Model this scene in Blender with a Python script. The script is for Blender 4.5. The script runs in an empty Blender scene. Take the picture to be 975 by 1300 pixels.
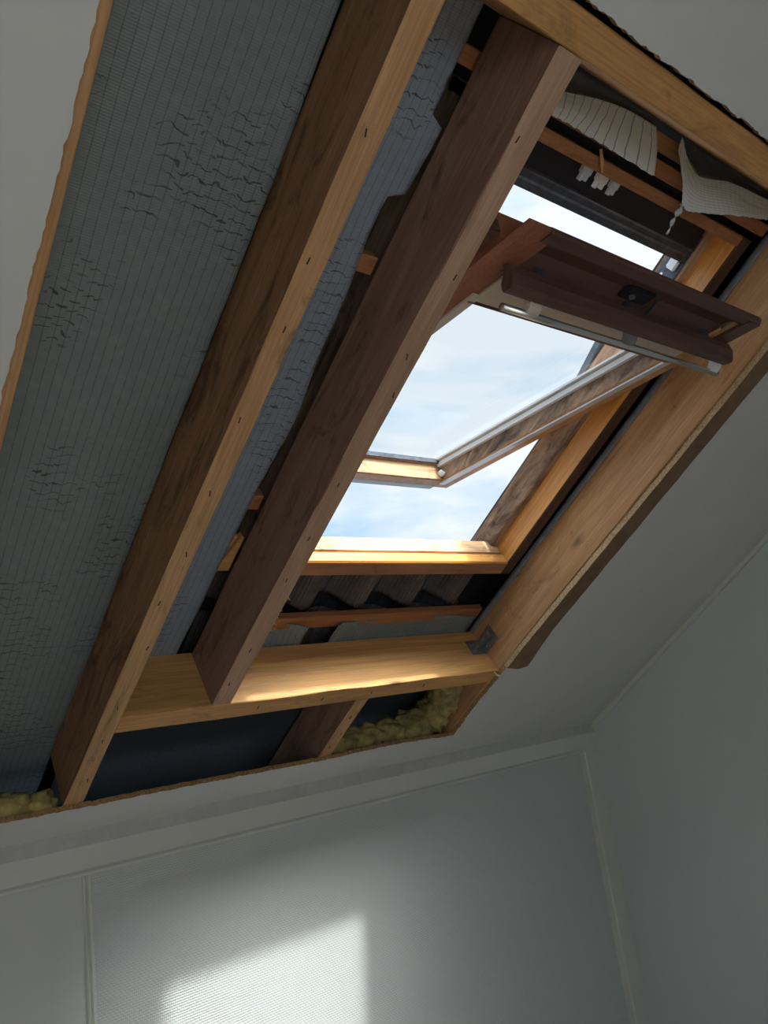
import bpy, bmesh, math, random
from mathutils import Vector, Matrix, noise
random.seed(7)
C = bpy.context.scene.collection
SC = bpy.context.scene
pi = math.pi

# ------------------------------------------------------------------ frames
# world: X along the eaves, Y towards the eaves, Z up.  roof: (u, v up-slope, n outward); local y is down-slope (-v)
PITCH = 0.58274
CZ = 1.55                                   # height of the phone above the floor
Ax = [[0.77398992, 0.04406507, 0.63166278], [0.44146247, -0.75269643, -0.48842498], [-0.45392784, -0.65689143, 0.60203253]]
sp, cp = math.sin(PITCH), math.cos(PITCH)
Y_ = Vector((0, cp, -sp)); N_ = Vector((0, sp, cp))
ROOF = Matrix(((1, 0, 0, 0), (0, cp, sp, sp), (0, -sp, cp, cp + CZ), (0, 0, 0, 1)))    # local (u, -v, n) -> world
WORLD = Matrix.Translation((0, 0, CZ))      # (x, Y, Z relative to the phone)
# sash frame: local (u, -w, h)
wv, wn = 0.87040709, -0.49233272
def roof_pt(u, v, n): return ROOF @ Vector((u, -v, n))
_o = roof_pt(0, -1.110, 0.514)
_yd = -(roof_pt(0, wv, wn) - roof_pt(0, 0, 0)); _nd = roof_pt(0, -wn, wv) - roof_pt(0, 0, 0)
SASH = Matrix(((1, 0, 0, _o.x), (0, _yd.y, _nd.y, _o.y), (0, _yd.z, _nd.z, _o.z), (0, 0, 0, 1)))

# ------------------------------------------------------------------ camera
cam = bpy.data.cameras.new('camera'); co = bpy.data.objects.new('camera', cam); C.objects.link(co)
cam.sensor_fit = 'VERTICAL'; cam.sensor_height = 36; cam.lens = 982.83 / 1300 * 36
cam.clip_start = 0.02; cam.clip_end = 500
hy = [-cp * Ax[1][i] + sp * Ax[2][i] for i in range(3)]
up = [sp * Ax[1][i] + cp * Ax[2][i] for i in range(3)]
cols = [Vector((Ax[0][i], hy[i], up[i])) for i in range(3)]
M = Matrix((( cols[0].x, -cols[1].x, -cols[2].x, 0), (cols[0].y, -cols[1].y, -cols[2].y, 0), (cols[0].z, -cols[1].z, -cols[2].z, CZ), (0, 0, 0, 1)))
co.matrix_world = M
SC.camera = co

# ------------------------------------------------------------------ node helpers
def nt_new(name):
    m = bpy.data.materials.new(name); m.use_nodes = True
    nt = m.node_tree; nt.nodes.clear(); return m, nt
class G:
    def __init__(s, nt): s.nt = nt
    def n(s, t, **k):
        x = s.nt.nodes.new(t)
        for a, b in k.items():
            if a in x.bl_rna.properties: setattr(x, a, b)
        return x
    def l(s, a, b): s.nt.links.new(a, b)
    def val(s, sock, v):
        if hasattr(v, 'is_output') or isinstance(v, bpy.types.NodeSocket): s.l(v, sock)
        else: sock.default_value = v
    def math(s, op, a, b=0.0, clamp=False):
        x = s.nt.nodes.new('ShaderNodeMath'); x.operation = op; x.use_clamp = clamp
        s.val(x.inputs[0], a); s.val(x.inputs[1], b); return x.outputs[0]
    def noise(s, vec, scale, detail=4, rough=.55, dist=0.0):
        x = s.nt.nodes.new('ShaderNodeTexNoise'); s.l(vec, x.inputs['Vector'])
        x.inputs['Scale'].default_value = scale; x.inputs['Detail'].default_value = detail
        x.inputs['Roughness'].default_value = rough; x.inputs['Distortion'].default_value = dist; return x.outputs['Fac']
    def ramp(s, fac, stops, interp='LINEAR'):
        x = s.nt.nodes.new('ShaderNodeValToRGB'); x.color_ramp.interpolation = interp; s.l(fac, x.inputs[0])
        e = x.color_ramp.elements
        while len(e) < len(stops): e.new(.5)
        for i, (p, c) in enumerate(stops):
            e[i].position = p; e[i].color = (*c, 1) if len(c) == 3 else c
        return x.outputs[0]
    def mix(s, fac, a, b, mode='MIX'):
        x = s.nt.nodes.new('ShaderNodeMix'); x.data_type = 'RGBA'; x.blend_type = mode
        s.val(x.inputs[0], fac)
        for sock, c in ((x.inputs[6], a), (x.inputs[7], b)):
            if isinstance(c, (tuple, list)): sock.default_value = (*c[:3], 1)
            else: s.l(c, sock)
        return x.outputs[2]
    def coord(s, scale=(1, 1, 1), loc=(0, 0, 0), rot=(0, 0, 0)):
        t = s.nt.nodes.new('ShaderNodeTexCoord'); m = s.nt.nodes.new('ShaderNodeMapping')
        m.inputs['Scale'].default_value = scale; m.inputs['Location'].default_value = loc; m.inputs['Rotation'].default_value = rot
        s.l(t.outputs['Object'], m.inputs[0]); return m.outputs[0]
    def out(s, col, rough=.7, metal=0.0, bump=None, bstr=.3, bdist=.002, spec=.4, extra=None):
        p = s.nt.nodes.new('ShaderNodeBsdfPrincipled'); o = s.nt.nodes.new('ShaderNodeOutputMaterial')
        if isinstance(col, (tuple, list)): p.inputs['Base Color'].default_value = (*col[:3], 1)
        else: s.l(col, p.inputs['Base Color'])
        s.val(p.inputs['Roughness'], rough); s.val(p.inputs['Metallic'], metal)
        p.inputs['Specular IOR Level'].default_value = spec
        if bump is not None:
            b = s.nt.nodes.new('ShaderNodeBump'); b.inputs['Strength'].default_value = bstr; b.inputs['Distance'].default_value = bdist
            s.l(bump, b.inputs['Height']); s.l(b.outputs[0], p.inputs['Normal'])
        if extra: extra(p)
        s.l(p.outputs[0], o.inputs[0])

# ------------------------------------------------------------------ world, sun, lights, exposure
w = bpy.data.worlds.new('sky'); SC.world = w; w.use_nodes = True
nt = w.node_tree; nt.nodes.clear(); g = G(nt)
tc = nt.nodes.new('ShaderNodeTexCoord')
mp = nt.nodes.new('ShaderNodeMapping'); mp.inputs['Scale'].default_value = (1.0, 1.0, 2.4); mp.inputs['Location'].default_value = (.35, .1, 0)
g.l(tc.outputs['Generated'], mp.inputs[0])
cl = g.noise(mp.outputs[0], 3.2, 7, .55, .4)
cl2 = g.ramp(cl, [(.40, (0, 0, 0)), (.62, (1, 1, 1))])
skyc = g.mix(cl2, (.44, .67, .93), (.88, .94, 1.0))
SUN = Vector((.130, -.588, 1.0)).normalized()
dt = nt.nodes.new('ShaderNodeVectorMath'); dt.operation = 'DOT_PRODUCT'
nm = nt.nodes.new('ShaderNodeVectorMath'); nm.operation = 'NORMALIZE'; g.l(tc.outputs['Generated'], nm.inputs[0])
g.l(nm.outputs[0], dt.inputs[0]); dt.inputs[1].default_value = SUN
halo = g.math('POWER', g.math('MAXIMUM', dt.outputs['Value'], 0.0), 5.0)
halo2 = g.math('POWER', g.math('MAXIMUM', dt.outputs['Value'], 0.0), 45.0)
stren = g.math('ADD', g.math('ADD', g.math('MULTIPLY', halo, 7.0), g.math('MULTIPLY', halo2, 62.0)), .78)
skyc = g.mix(g.math('MULTIPLY', halo, .9), skyc, (1.0, .93, .86))
bg = nt.nodes.new('ShaderNodeBackground'); wo = nt.nodes.new('ShaderNodeOutputWorld')
g.l(skyc, bg.inputs[0]); g.l(stren, bg.inputs[1]); g.l(bg.outputs[0], wo.inputs[0])

sl = bpy.data.lights.new('sun', 'SUN'); sl.energy = 4.2; sl.angle = math.radians(2.2); sl.color = (1, .97, .92)
so = bpy.data.objects.new('sun', sl); C.objects.link(so); so.rotation_euler = SUN.to_track_quat('Z', 'Y').to_euler()

al = bpy.data.lights.new('back_fill_light', 'AREA'); al.shape = 'RECTANGLE'; al.size = 1.3; al.size_y = 1.1; al.energy = 6; al.color = (.93, .97, 1)  # added fill light behind the camera, shining in through the added opening
ao = bpy.data.objects.new('back_fill_light', al); C.objects.link(ao); ao.location = (-.2, -1.78, 1.25); ao.rotation_euler = (math.radians(90), 0, 0)

SC.view_settings.view_transform = 'Standard'; SC.view_settings.look = 'None'
SC.view_settings.exposure = 0.46; SC.view_settings.gamma = 1; SC.view_settings.use_curve_mapping = False

# ------------------------------------------------------------------ materials
def wood(name, dark, light, axis, knots=.5, stain=0.0, staincol=(.03, .02, .015), rough=.6, grain=16, spec=.35, seed=0.0):
    m, nt = nt_new(name); g = G(nt)
    sc = {'x': (1.2, grain, grain), 'y': (grain, 1.2, grain)}[axis]
    k1 = {'x': (5, 14, 14), 'y': (14, 5, 14)}[axis]
    v = g.coord(sc, (seed, seed * .7, seed * .3)); 
    a = g.noise(v, 1.0, 6, .6, 1.6)
    fine = g.noise(g.coord({'x': (6, 260, 260), 'y': (260, 6, 260)}[axis], (seed, 0, 0)), 1.0, 3, .6)
    col = g.ramp(a, [(.30, dark), (.68, light)])
    col = g.mix(g.math('MULTIPLY', g.math('SUBTRACT', .62, fine, True), 1.3, True), col, tuple(c * .55 for c in dark))
    if knots > 0:
        vo = nt.nodes.new('ShaderNodeTexVoronoi'); g.l(g.coord(k1, (seed * 1.3 + .4, .2, .7)), vo.inputs['Vector']); vo.inputs['Scale'].default_value = .8
        kk = g.ramp(vo.outputs['Distance'], [(.05, (1, 1, 1)), (.11, (.35, .35, .35)), (.2, (0, 0, 0))])
        sel = g.ramp(g.noise(g.coord((3.1, 3.1, 3.1), (seed, 1, 2)), 1.0, 1), [(.50 - .1 * knots, (0, 0, 0)), (.62 - .1 * knots, (1, 1, 1))])
        col = g.mix(g.math('MULTIPLY', kk, g.math('MULTIPLY', sel, knots)), col, (.10, .045, .02))
    if stain > 0:
        s1 = g.ramp(g.noise(g.coord({'x': (5, 16, 16), 'y': (16, 5, 16)}[axis], (seed + 3, 2, 1)), 1.0, 6, .7, 1.2), [(.60 - .25 * stain, (0, 0, 0)), (.78 - .2 * stain, (1, 1, 1))])
        col = g.mix(g.math('MULTIPLY', s1, .85), col, staincol)
    g.out(col, rough, bump=g.math('ADD', g.math('MULTIPLY', fine, .5), a), bstr=.35, bdist=.0015, spec=spec)
    return m
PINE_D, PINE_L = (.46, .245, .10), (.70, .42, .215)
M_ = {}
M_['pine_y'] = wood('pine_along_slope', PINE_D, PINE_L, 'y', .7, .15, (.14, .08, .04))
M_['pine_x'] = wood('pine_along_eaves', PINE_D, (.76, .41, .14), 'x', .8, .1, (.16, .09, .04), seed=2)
M_['pine_old_shaded'] = wood('aged_shaded_pine', (.25, .12, .055), (.42, .24, .12), 'y', .5, .4, (.05, .028, .015), .75, 22, seed=5)  # stained, aged side of the long rafter, with shade put into the colour
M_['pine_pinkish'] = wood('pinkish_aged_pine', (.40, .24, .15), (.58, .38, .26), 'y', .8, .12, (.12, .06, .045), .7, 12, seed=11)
M_['pine_red'] = wood('aged_shaded_reddish_pine', (.26, .145, .095), (.41, .25, .175), 'y', .9, .25, (.07, .03, .02), .7, 12, seed=8)  # reddish aged side faces, colour also darkened to stand for missing light
M_['pine_red_x'] = wood('reddish_batten_wood', (.33, .13, .05), (.50, .23, .10), 'x', .4, .2, (.07, .03, .02), .7, 18, seed=4)
M_['orange_y'] = wood('orange_varnished_jamb', (.52, .20, .03), (.80, .42, .12), 'y', .2, .12, (.30, .20, .12), .38, 20, .5, seed=3)
M_['orange_x'] = wood('orange_varnished_sill', (.58, .23, .04), (.80, .40, .12), 'x', .2, .12, (.16, .09, .06), .38, 20, .5, seed=6)
M_['weather_y'] = wood('weathered_jamb', (.26, .17, .115), (.56, .38, .24), 'y', 0, .62, (.035, .022, .018), .8, 30, seed=1)
M_['weather_x'] = wood('weathered_sill', (.28, .17, .10), (.72, .46, .24), 'x', 0, .35, (.06, .04, .03), .75, 30, seed=9)
M_['redbrown_x'] = wood('red_brown_lacquered_rail', (.095, .045, .036), (.155, .080, .060), 'x', 0, .1, (.03, .012, .01), .45, 14, .4)
M_['redbrown_y'] = wood('red_brown_lacquered_stile', (.26, .09, .05), (.40, .16, .085), 'y', 0, .1, (.08, .03, .02), .42, 14, .4)
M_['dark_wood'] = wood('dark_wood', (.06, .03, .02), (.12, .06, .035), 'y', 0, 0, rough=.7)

def simple(name, col, rough=.6, metal=0.0, var=.12, scale=6, bs=0.0, bscale=200, spec=.4):
    m, nt = nt_new(name); g = G(nt)
    v = g.coord(); n1 = g.noise(v, scale, 5, .6)
    c = g.ramp(n1, [(.3, tuple(x * (1 - var) for x in col)), (.7, tuple(min(1, x * (1 + var)) for x in col))])
    g.out(c, rough, metal, g.noise(v, bscale, 3) if bs else None, bs, .001, spec)
    return m
M_['ceiling'] = simple('ceiling_paint', (.62, .635, .625), .55, var=.025, scale=3, bs=.12, bscale=420)
M_['trim'] = simple('white_gloss_trim', (.66, .665, .62), .38, var=.03, bs=.05, bscale=60)
M_['caulk'] = simple('grey_caulk', (.50, .51, .49), .6, var=.08, scale=30, bs=.4, bscale=90)
M_['gable'] = simple('gable_paint', (.60, .635, .635), .55, var=.02, scale=2, bs=.1, bscale=300)
M_['panel'] = simple('smooth_panel_paint', (.60, .62, .60), .45, var=.02, bs=.06, bscale=300)
M_['chipedge'] = simple('torn_chipboard_edge', (.40, .25, .11), .9, var=.5, scale=160, bs=.8, bscale=500)
M_['rawedge'] = simple('raw_chipboard_edge', (.55, .41, .24), .9, var=.45, scale=220, bs=.8, bscale=600)
M_['chipface'] = simple('bare_chipboard_face', (.20, .125, .07), .9, var=.18, scale=25, bs=.3, bscale=300)
M_['wool'] = simple('yellow_mineral_wool', (.36, .29, .11), .95, var=.45, scale=30, bs=1.0, bscale=160)
M_['black'] = simple('black_casing', (.016, .018, .024), .5, var=.2)
M_['greymetal'] = simple('grey_aluminium', (.30, .31, .33), .35, .7, .1, 20)
M_['galv'] = simple('galvanised_steel', (.30, .33, .35), .45, .8, .35, 45)
M_['chrome'] = simple('satin_metal_bar', (.75, .76, .76), .22, .9, .05)
M_['darkmetal'] = simple('dark_weathered_metal', (.09, .10, .12), .45, .5, .4, 40)
M_['whiteplastic'] = simple('white_plastic', (.78, .80, .80), .4, var=.05)
M_['cream'] = simple('cream_lining', (.62, .55, .46), .5, var=.05)
M_['gasket'] = simple('pale_aluminium_gasket', (.72, .77, .82), .3, .35, .05)
M_['tile'] = simple('dark_concrete_tile', (.045, .042, .048), .8, var=.35, scale=18, bs=.5, bscale=120)
M_['covering'] = simple('roof_covering_underside', (.03, .03, .034), .9, var=.3)
M_['felt'] = simple('grey_felt_strip', (.20, .215, .235), .8, var=.25, scale=30)
M_['staple'] = simple('blackened_staple', (.03, .025, .02), .5, .5)
M_['rope'] = simple('pale_cord', (.68, .58, .42), .9, var=.2, scale=80)
M_['floor'] = simple('floor_boards', (.50, .42, .33), .5, var=.15, scale=4)
M_['slate'] = simple('neighbour_slate', (.10, .11, .12), .7, var=.35, scale=3)
M_['brick'] = simple('neighbour_wall', (.40, .30, .24), .8, var=.2)

def textured_wall():
    m, nt = nt_new('woven_glassfibre_wallpaper'); g = G(nt)
    v = g.coord(rot=(pi / 2, 0, 0))
    b = nt.nodes.new('ShaderNodeTexBrick'); g.l(v, b.inputs['Vector'])
    b.inputs['Scale'].default_value = 1.0; b.inputs['Brick Width'].default_value = .0105; b.inputs['Row Height'].default_value = .0062
    b.inputs['Mortar Size'].default_value = .0020; b.inputs['Mortar Smooth'].default_value = 1.0
    h = g.math('SUBTRACT', 1.0, b.outputs['Fac'])
    h = g.math('ADD', h, g.math('MULTIPLY', g.noise(g.coord(), 160, 3), .5))
    g.out((.60, .63, .62), .42, bump=h, bstr=.5, bdist=.0020, spec=.5)
    return m
M_['weave'] = textured_wall()

def glass():
    m, nt = nt_new('window_glass'); g = G(nt)
    t = nt.nodes.new('ShaderNodeBsdfTransparent'); t.inputs[0].default_value = (.93, .96, .97, 1)
    gl = nt.nodes.new('ShaderNodeBsdfGlossy'); gl.inputs['Roughness'].default_value = .03
    fr = nt.nodes.new('ShaderNodeValue'); fr.outputs[0].default_value = .045
    mx = nt.nodes.new('ShaderNodeMixShader'); o = nt.nodes.new('ShaderNodeOutputMaterial')
    g.l(fr.outputs[0], mx.inputs[0]); g.l(t.outputs[0], mx.inputs[1]); g.l(gl.outputs[0], mx.inputs[2]); g.l(mx.outputs[0], o.inputs[0])
    return m
M_['glass'] = glass()

def underlay(name, col, wide, dirt=True):
    """reinforced underlay: wide ribs along the slope, fine weft across, creases in patches"""
    m, nt = nt_new(name); g = G(nt)
    v = g.coord(); sx = nt.nodes.new('ShaderNodeSeparateXYZ'); g.l(v, sx.inputs[0])
    wob = g.math('MULTIPLY', g.math('SUBTRACT', g.noise(v, 5, 3), .5), .006)
    X = g.math('ADD', sx.outputs[0], wob); Y = sx.outputs[1]
    fx = g.math('FRACT', g.math('DIVIDE', X, wide))
    line = g.math('LESS_THAN', g.math('ABSOLUTE', g.math('SUBTRACT', fx, .5)), .055)
    fy = g.math('SINE', g.math('MULTIPLY', Y, 2 * pi / .0042))
    # creases: short dark dashes, one row of cells per rib, inside noise patches
    cell = g.math('FLOOR', g.math('DIVIDE', X, wide))
    off = g.math('FRACT', g.math('MULTIPLY', g.math('SINE', g.math('MULTIPLY', cell, 12.9898)), 437.58))
    yy = g.math('ADD', g.math('DIVIDE', Y, .021), g.math('ADD', off, g.math('MULTIPLY', g.noise(v, 28, 2), 1.6)))
    dash = g.math('LESS_THAN', g.math('FRACT', yy), .11)
    patch = g.ramp(g.noise(g.coord((1, .8, 1), (.31, .42, 0)), 5.5, 3, .6), [(.525, (0, 0, 0)), (.585, (1, 1, 1))])
    dash = g.math('MULTIPLY', dash, patch)
    c = g.mix(g.math('MULTIPLY', line, .55), col, tuple(x * .35 for x in col))
    c = g.mix(g.math('MULTIPLY', dash, .85), c, tuple(x * .14 for x in col))
    n2 = g.noise(v, 60, 3)
    c = g.mix(g.math('MULTIPLY', g.math('SUBTRACT', n2, .45, True), .9), c, tuple(min(1, x * 1.5) for x in col))
    h = g.math('ADD', g.math('MULTIPLY', fy, .22), g.math('MULTIPLY', g.math('SUBTRACT', 1.0, g.math('MAXIMUM', line, dash)), 1.0))
    g.out(c, .38, bump=h, bstr=.55, bdist=.0016, spec=.5)
    return m
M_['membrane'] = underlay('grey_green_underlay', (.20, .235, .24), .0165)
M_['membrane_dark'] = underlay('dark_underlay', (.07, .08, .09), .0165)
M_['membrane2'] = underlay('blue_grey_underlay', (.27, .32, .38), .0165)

def flapmat(rot=0):
    m, nt = nt_new('striped_underlay_reverse'); g = G(nt)
    t = nt.nodes.new('ShaderNodeUVMap'); sx = nt.nodes.new('ShaderNodeSeparateXYZ'); g.l(t.outputs[0], sx.inputs[0])
    a, b = (sx.outputs[0], sx.outputs[1])
    fx = g.math('LESS_THAN', g.math('FRACT', g.math('MULTIPLY', a, 15)), .10)
    fy = g.math('LESS_THAN', g.math('FRACT', g.math('MULTIPLY', b, 44)), .22)
    c = g.mix(g.math('MULTIPLY', fy, .35), (.84, .86, .83), (.60, .68, .70))
    c = g.mix(g.math('MULTIPLY', fx, .8), c, (.16, .30, .42))
    d1 = nt.nodes.new('ShaderNodeBsdfDiffuse'); d2 = nt.nodes.new('ShaderNodeBsdfTranslucent'); mx = nt.nodes.new('ShaderNodeMixShader'); mx.inputs[0].default_value = .35
    o = nt.nodes.new('ShaderNodeOutputMaterial'); g.l(c, d1.inputs[0]); g.l(c, d2.inputs[0]); g.l(d1.outputs[0], mx.inputs[1]); g.l(d2.outputs[0], mx.inputs[2]); g.l(mx.outputs[0], o.inputs[0])
    return m
M_['flap'] = flapmat()

# ------------------------------------------------------------------ mesh helpers
def put(name, bm, mat, parent=None, frame=ROOF, origin=(0, 0, 0), smooth=False, recalc=True):
    """origin and verts are frame coordinates; object sits at origin"""
    if recalc: bmesh.ops.recalc_face_normals(bm, faces=bm.faces)
    o3 = Vector(origin) if parent is None else Vector(parent['_o'])
    if parent is not None and parent.get('_f') is not None and FR[parent['_f']] is not frame:
        # express in the parent's frame
        T = FR[parent['_f']].inverted() @ frame
        for v_ in bm.verts: v_.co = T @ v_.co
    for v_ in bm.verts: v_.co -= o3
    me = bpy.data.meshes.new(name); bm.to_mesh(me); bm.free()
    for p in me.polygons: p.use_smooth = smooth
    me.materials.append(M_[mat]) if isinstance(mat, str) else [me.materials.append(M_[k]) for k in mat]
    o = bpy.data.objects.new(name, me); C.objects.link(o)
    if parent is None: o.matrix_world = frame @ Matrix.Translation(o3); 
    else: o.parent = parent
    o['_o'] = list(o3); o['_f'] = parent['_f'] if parent is not None else FN[id(frame)]
    return o
FR = {'r': ROOF, 'w': WORLD, 's': SASH}; FN = {id(ROOF): 'r', id(WORLD): 'w', id(SASH): 's'}
def empty(name, frame, origin):
    o = bpy.data.objects.new(name, None); C.objects.link(o); o.empty_display_size = .05
    o.matrix_world = frame @ Matrix.Translation(Vector(origin)); o['_o'] = list(origin); o['_f'] = FN[id(frame)]; return o
def tag(o, label=None, cat=None, group=None, kind=None):
    if label: o['label'] = label
    if cat: o['category'] = cat
    if group: o['group'] = group
    if kind: o['kind'] = kind
    return o
def B(): return bmesh.new()
def box(bm, x0, x1, y0, y1, z0, z1, bev=0.0):
    vs = [bm.verts.new((x, y, z)) for x in (x0, x1) for y in (y0, y1) for z in (z0, z1)]
    fs = []
    for f in ((0, 1, 3, 2), (4, 6, 7, 5), (0, 4, 5, 1), (2, 3, 7, 6), (0, 2, 6, 4), (1, 5, 7, 3)):
        fs.append(bm.faces.new([vs[i] for i in f]))
    if bev > 0:
        es = {e for f in fs for e in f.edges}
        bmesh.ops.bevel(bm, geom=list(es), offset=bev, segments=2, affect='EDGES')
    return bm
def rbox(bm, u0, u1, v0, v1, n0, n1, bev=0.0):      # roof frame given as (u, v, n)
    return box(bm, u0, u1, -v1, -v0, n0, n1, bev)
def prism_x(bm, prof, x0, x1):                      # profile in (y, z), extruded along x
    a = [bm.verts.new((x0, y, z)) for y, z in prof]; b = [bm.verts.new((x1, y, z)) for y, z in prof]
    n = len(prof); bm.faces.new(a); bm.faces.new(b[::-1])
    for i in range(n): bm.faces.new((a[i], b[i], b[(i + 1) % n], a[(i + 1) % n]))
    return bm
def prism_y(bm, prof, y0, y1):                      # profile in (x, z)
    a = [bm.verts.new((x, y0, z)) for x, z in prof]; b = [bm.verts.new((x, y1, z)) for x, z in prof]
    n = len(prof); bm.faces.new(a); bm.faces.new(b[::-1])
    for i in range(n): bm.faces.new((a[i], b[i], b[(i + 1) % n], a[(i + 1) % n]))
    return bm
def prism_z(bm, poly, z0, z1):
    a = [bm.verts.new((x, y, z0)) for x, y in poly]; b = [bm.verts.new((x, y, z1)) for x, y in poly]
    n = len(poly); bm.faces.new(a); bm.faces.new(b[::-1])
    for i in range(n): bm.faces.new((a[i], b[i], b[(i + 1) % n], a[(i + 1) % n]))
    return bm
def tube(bm, pts, r, seg=10, rr=None):
    rings = []
    for i, p in enumerate(pts):
        p = Vector(p); a = Vector(pts[max(0, i - 1)]); b = Vector(pts[min(len(pts) - 1, i + 1)])
        d = (b - a).normalized(); t = Vector((0, 0, 1)) if abs(d.z) < .9 else Vector((1, 0, 0))
        e1 = d.cross(t).normalized(); e2 = d.cross(e1); q = rr[i] if rr else r
        rings.append([bm.verts.new(p + (e1 * math.cos(2 * pi * k / seg) + e2 * math.sin(2 * pi * k / seg)) * q) for k in range(seg)])
    for i in range(len(rings) - 1):
        for k in range(seg): bm.faces.new((rings[i][k], rings[i][(k + 1) % seg], rings[i + 1][(k + 1) % seg], rings[i + 1][k]))
    bm.faces.new(rings[0][::-1]); bm.faces.new(rings[-1]); return bm
def cyl(bm, c, d, r, L, seg=14):
    c = Vector(c); d = Vector(d).normalized(); return tube(bm, [c, c + d * L], r, seg)
def sheet(bm, P, thick=None, uv=False):
    """grid of points P[i][j] -> thin sheet"""
    V = [[bm.verts.new(p) for p in row] for row in P]
    lay = bm.loops.layers.uv.new('UVMap') if uv else None
    for i in range(len(V) - 1):
        for j in range(len(V[0]) - 1):
            f = bm.faces.new((V[i][j], V[i][j + 1], V[i + 1][j + 1], V[i + 1][j]))
            if uv:
                for lp, (a, b) in zip(f.loops, ((i, j), (i, j + 1), (i + 1, j + 1), (i + 1, j))): lp[lay].uv = (b / (len(V[0]) - 1), a / (len(V) - 1))
    return bm
def solid(o, t):
    md = o.modifiers.new('thickness', 'SOLIDIFY'); md.thickness = t; md.offset = 0; return o

def beam(bm, u0, u1, v0, v1, n0, n1, axis='v', bow=0.0, seg=24, rough=.0012, seed=0, shear=0.0):
    """sawn timber along v (or u) with a slight bow, wander of its arrises and eased edges"""
    L0, L1 = (v0, v1) if axis == 'v' else (u0, u1); c = .002
    rings = []
    for i in range(seg + 1):
        t = i / seg; s = L0 + (L1 - L0) * t; off = bow * math.sin(pi * t) + shear * t
        def q(k): return (noise.noise(Vector((s * 6, k * 7.3, seed))) * rough)
        if axis == 'v':
            a, b, cc, dd = u0 + off, u1 + off, n0, n1
            pf = [(a + c, cc), (b - c, cc), (b, cc + c), (b, dd - c), (b - c, dd), (a + c, dd), (a, dd - c), (a, cc + c)]
            rings.append([bm.verts.new((x + q(k // 2), -s, z + q(k // 2 + 9))) for k, (x, z) in enumerate(pf)])
        else:
            a, b, cc, dd = v0 + off, v1 + off, n0, n1
            pf = [(a + c, cc), (b - c, cc), (b, cc + c), (b, dd - c), (b - c, dd), (a + c, dd), (a, dd - c), (a, cc + c)]
            rings.append([bm.verts.new((s, -(x + q(k // 2)), z + q(k // 2 + 9))) for k, (x, z) in enumerate(pf)])
    for i in range(seg):
        for k in range(8): bm.faces.new((rings[i][k], rings[i][(k + 1) % 8], rings[i + 1][(k + 1) % 8], rings[i + 1][k]))
    bm.faces.new(rings[0][::-1]); bm.faces.new(rings[-1]); return bm

# ================================================================== STRUCTURE
UG = 2.80            # gable wall
UL = -1.6            # wall to the left
YK = 2.155           # knee wall
YB = -1.7            # wall behind
CT = -.014           # ceiling underside
HX = [(.255, .135), (1.928, .130), (1.925, -.2), (1.915, -.64), (1.895, -1.15), (1.890, -1.42), (1.885, -1.62), (1.893, -1.765), (1.62, -1.752), (1.35, -1.766), (.95, -1.765), (.60, -1.770), (.256, -1.775), (.259, -.6), (.262, -.2)]
def jag(poly, step=.012, amp=.0035, edges=None):
    out = []
    for i, a in enumerate(poly):
        b = poly[(i + 1) % len(poly)]; a2, b2 = Vector(a), Vector(b); L = (b2 - a2).length; k = max(1, int(L / step)); nrm = Vector((-(b2 - a2).y, (b2 - a2).x)) / L
        am = edges(i) if edges else amp
        for j in range(k):
            p = a2.lerp(b2, j / k)
            if j: p += nrm * (random.uniform(-am, am) + am * 1.5 * noise.noise(Vector((p.x * 25, p.y * 25, 3))))
            out.append(p)
    return out
hole = jag([(a + (.006 if a > 1.88 and b > -1.42 else 0), b) for a, b in HX], .009, edges=lambda i: .0020 if i == 0 else (.0010 if 1 <= i <= 4 else (.0026 if i < 12 else .0014)))
vr = 3.0
outer = [(UL - .05, -1.955), (UG + .05, -1.955), (UG + .05, vr), (UL - .05, vr)]
def holed_plate(name, outer, inner, n0, n1, mats):
    cu = bpy.data.curves.new(name, 'CURVE'); cu.dimensions = '2D'; cu.fill_mode = 'BOTH'; cu.extrude = (n1 - n0) / 2
    for pl in (outer, inner):
        s_ = cu.splines.new('POLY'); s_.points.add(len(pl) - 1); s_.use_cyclic_u = True
        for p, q in zip(s_.points, pl): p.co = (q[0], -q[1], 0, 1)
    co_ = bpy.data.objects.new(name, cu); C.objects.link(co_); bpy.context.view_layer.update()
    me = bpy.data.meshes.new_from_object(co_.evaluated_get(bpy.context.evaluated_depsgraph_get()))
    C.objects.unlink(co_); bpy.data.objects.remove(co_)
    me.materials.clear()
    for k in mats: me.materials.append(M_[k])
    for v_ in me.vertices: v_.co.z += (n0 + n1) / 2
    if len(mats) > 1:
        for p in me.polygons: p.material_index = 0 if abs(p.normal.z) > .7 else 1
    o = bpy.data.objects.new(name, me); C.objects.link(o); o.matrix_world = ROOF; o['kind'] = 'structure'; return o
ceil = holed_plate('ceiling', outer, hole, CT, -.0002, ['ceiling', 'chipedge'])
tag(ceil, 'white sloping ceiling board with a ragged hole cut round the roof window', 'ceiling')
# bare strip of board face along the right side of the hole, where the old lining was torn off
bm = B(); st = jag([(1.8885, -1.41), (1.953, -1.424), (1.992, -1.412), (1.969, -1.24), (1.978, -.9), (1.988, -.5), (1.998, -.2), (2.0, .10), (1.926, .10), (1.922, -.2), (1.912, -.64), (1.892, -1.15)], .03, edges=lambda i: .0012)
prism_z(bm, [(p[0], -p[1]) for p in st][::-1], CT - .0030, -.0004)
bmesh.ops.recalc_face_normals(bm, faces=bm.faces)
for f in bm.faces: f.material_index = 0 if abs(f.normal.z) > .5 else 1
t_ = put('trim_1', bm, ['chipface', 'rawedge'], frame=ROOF); tag(t_, 'bare brown chipboard strip along the right side of the ceiling hole', 'board edge', kind='structure')

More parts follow.
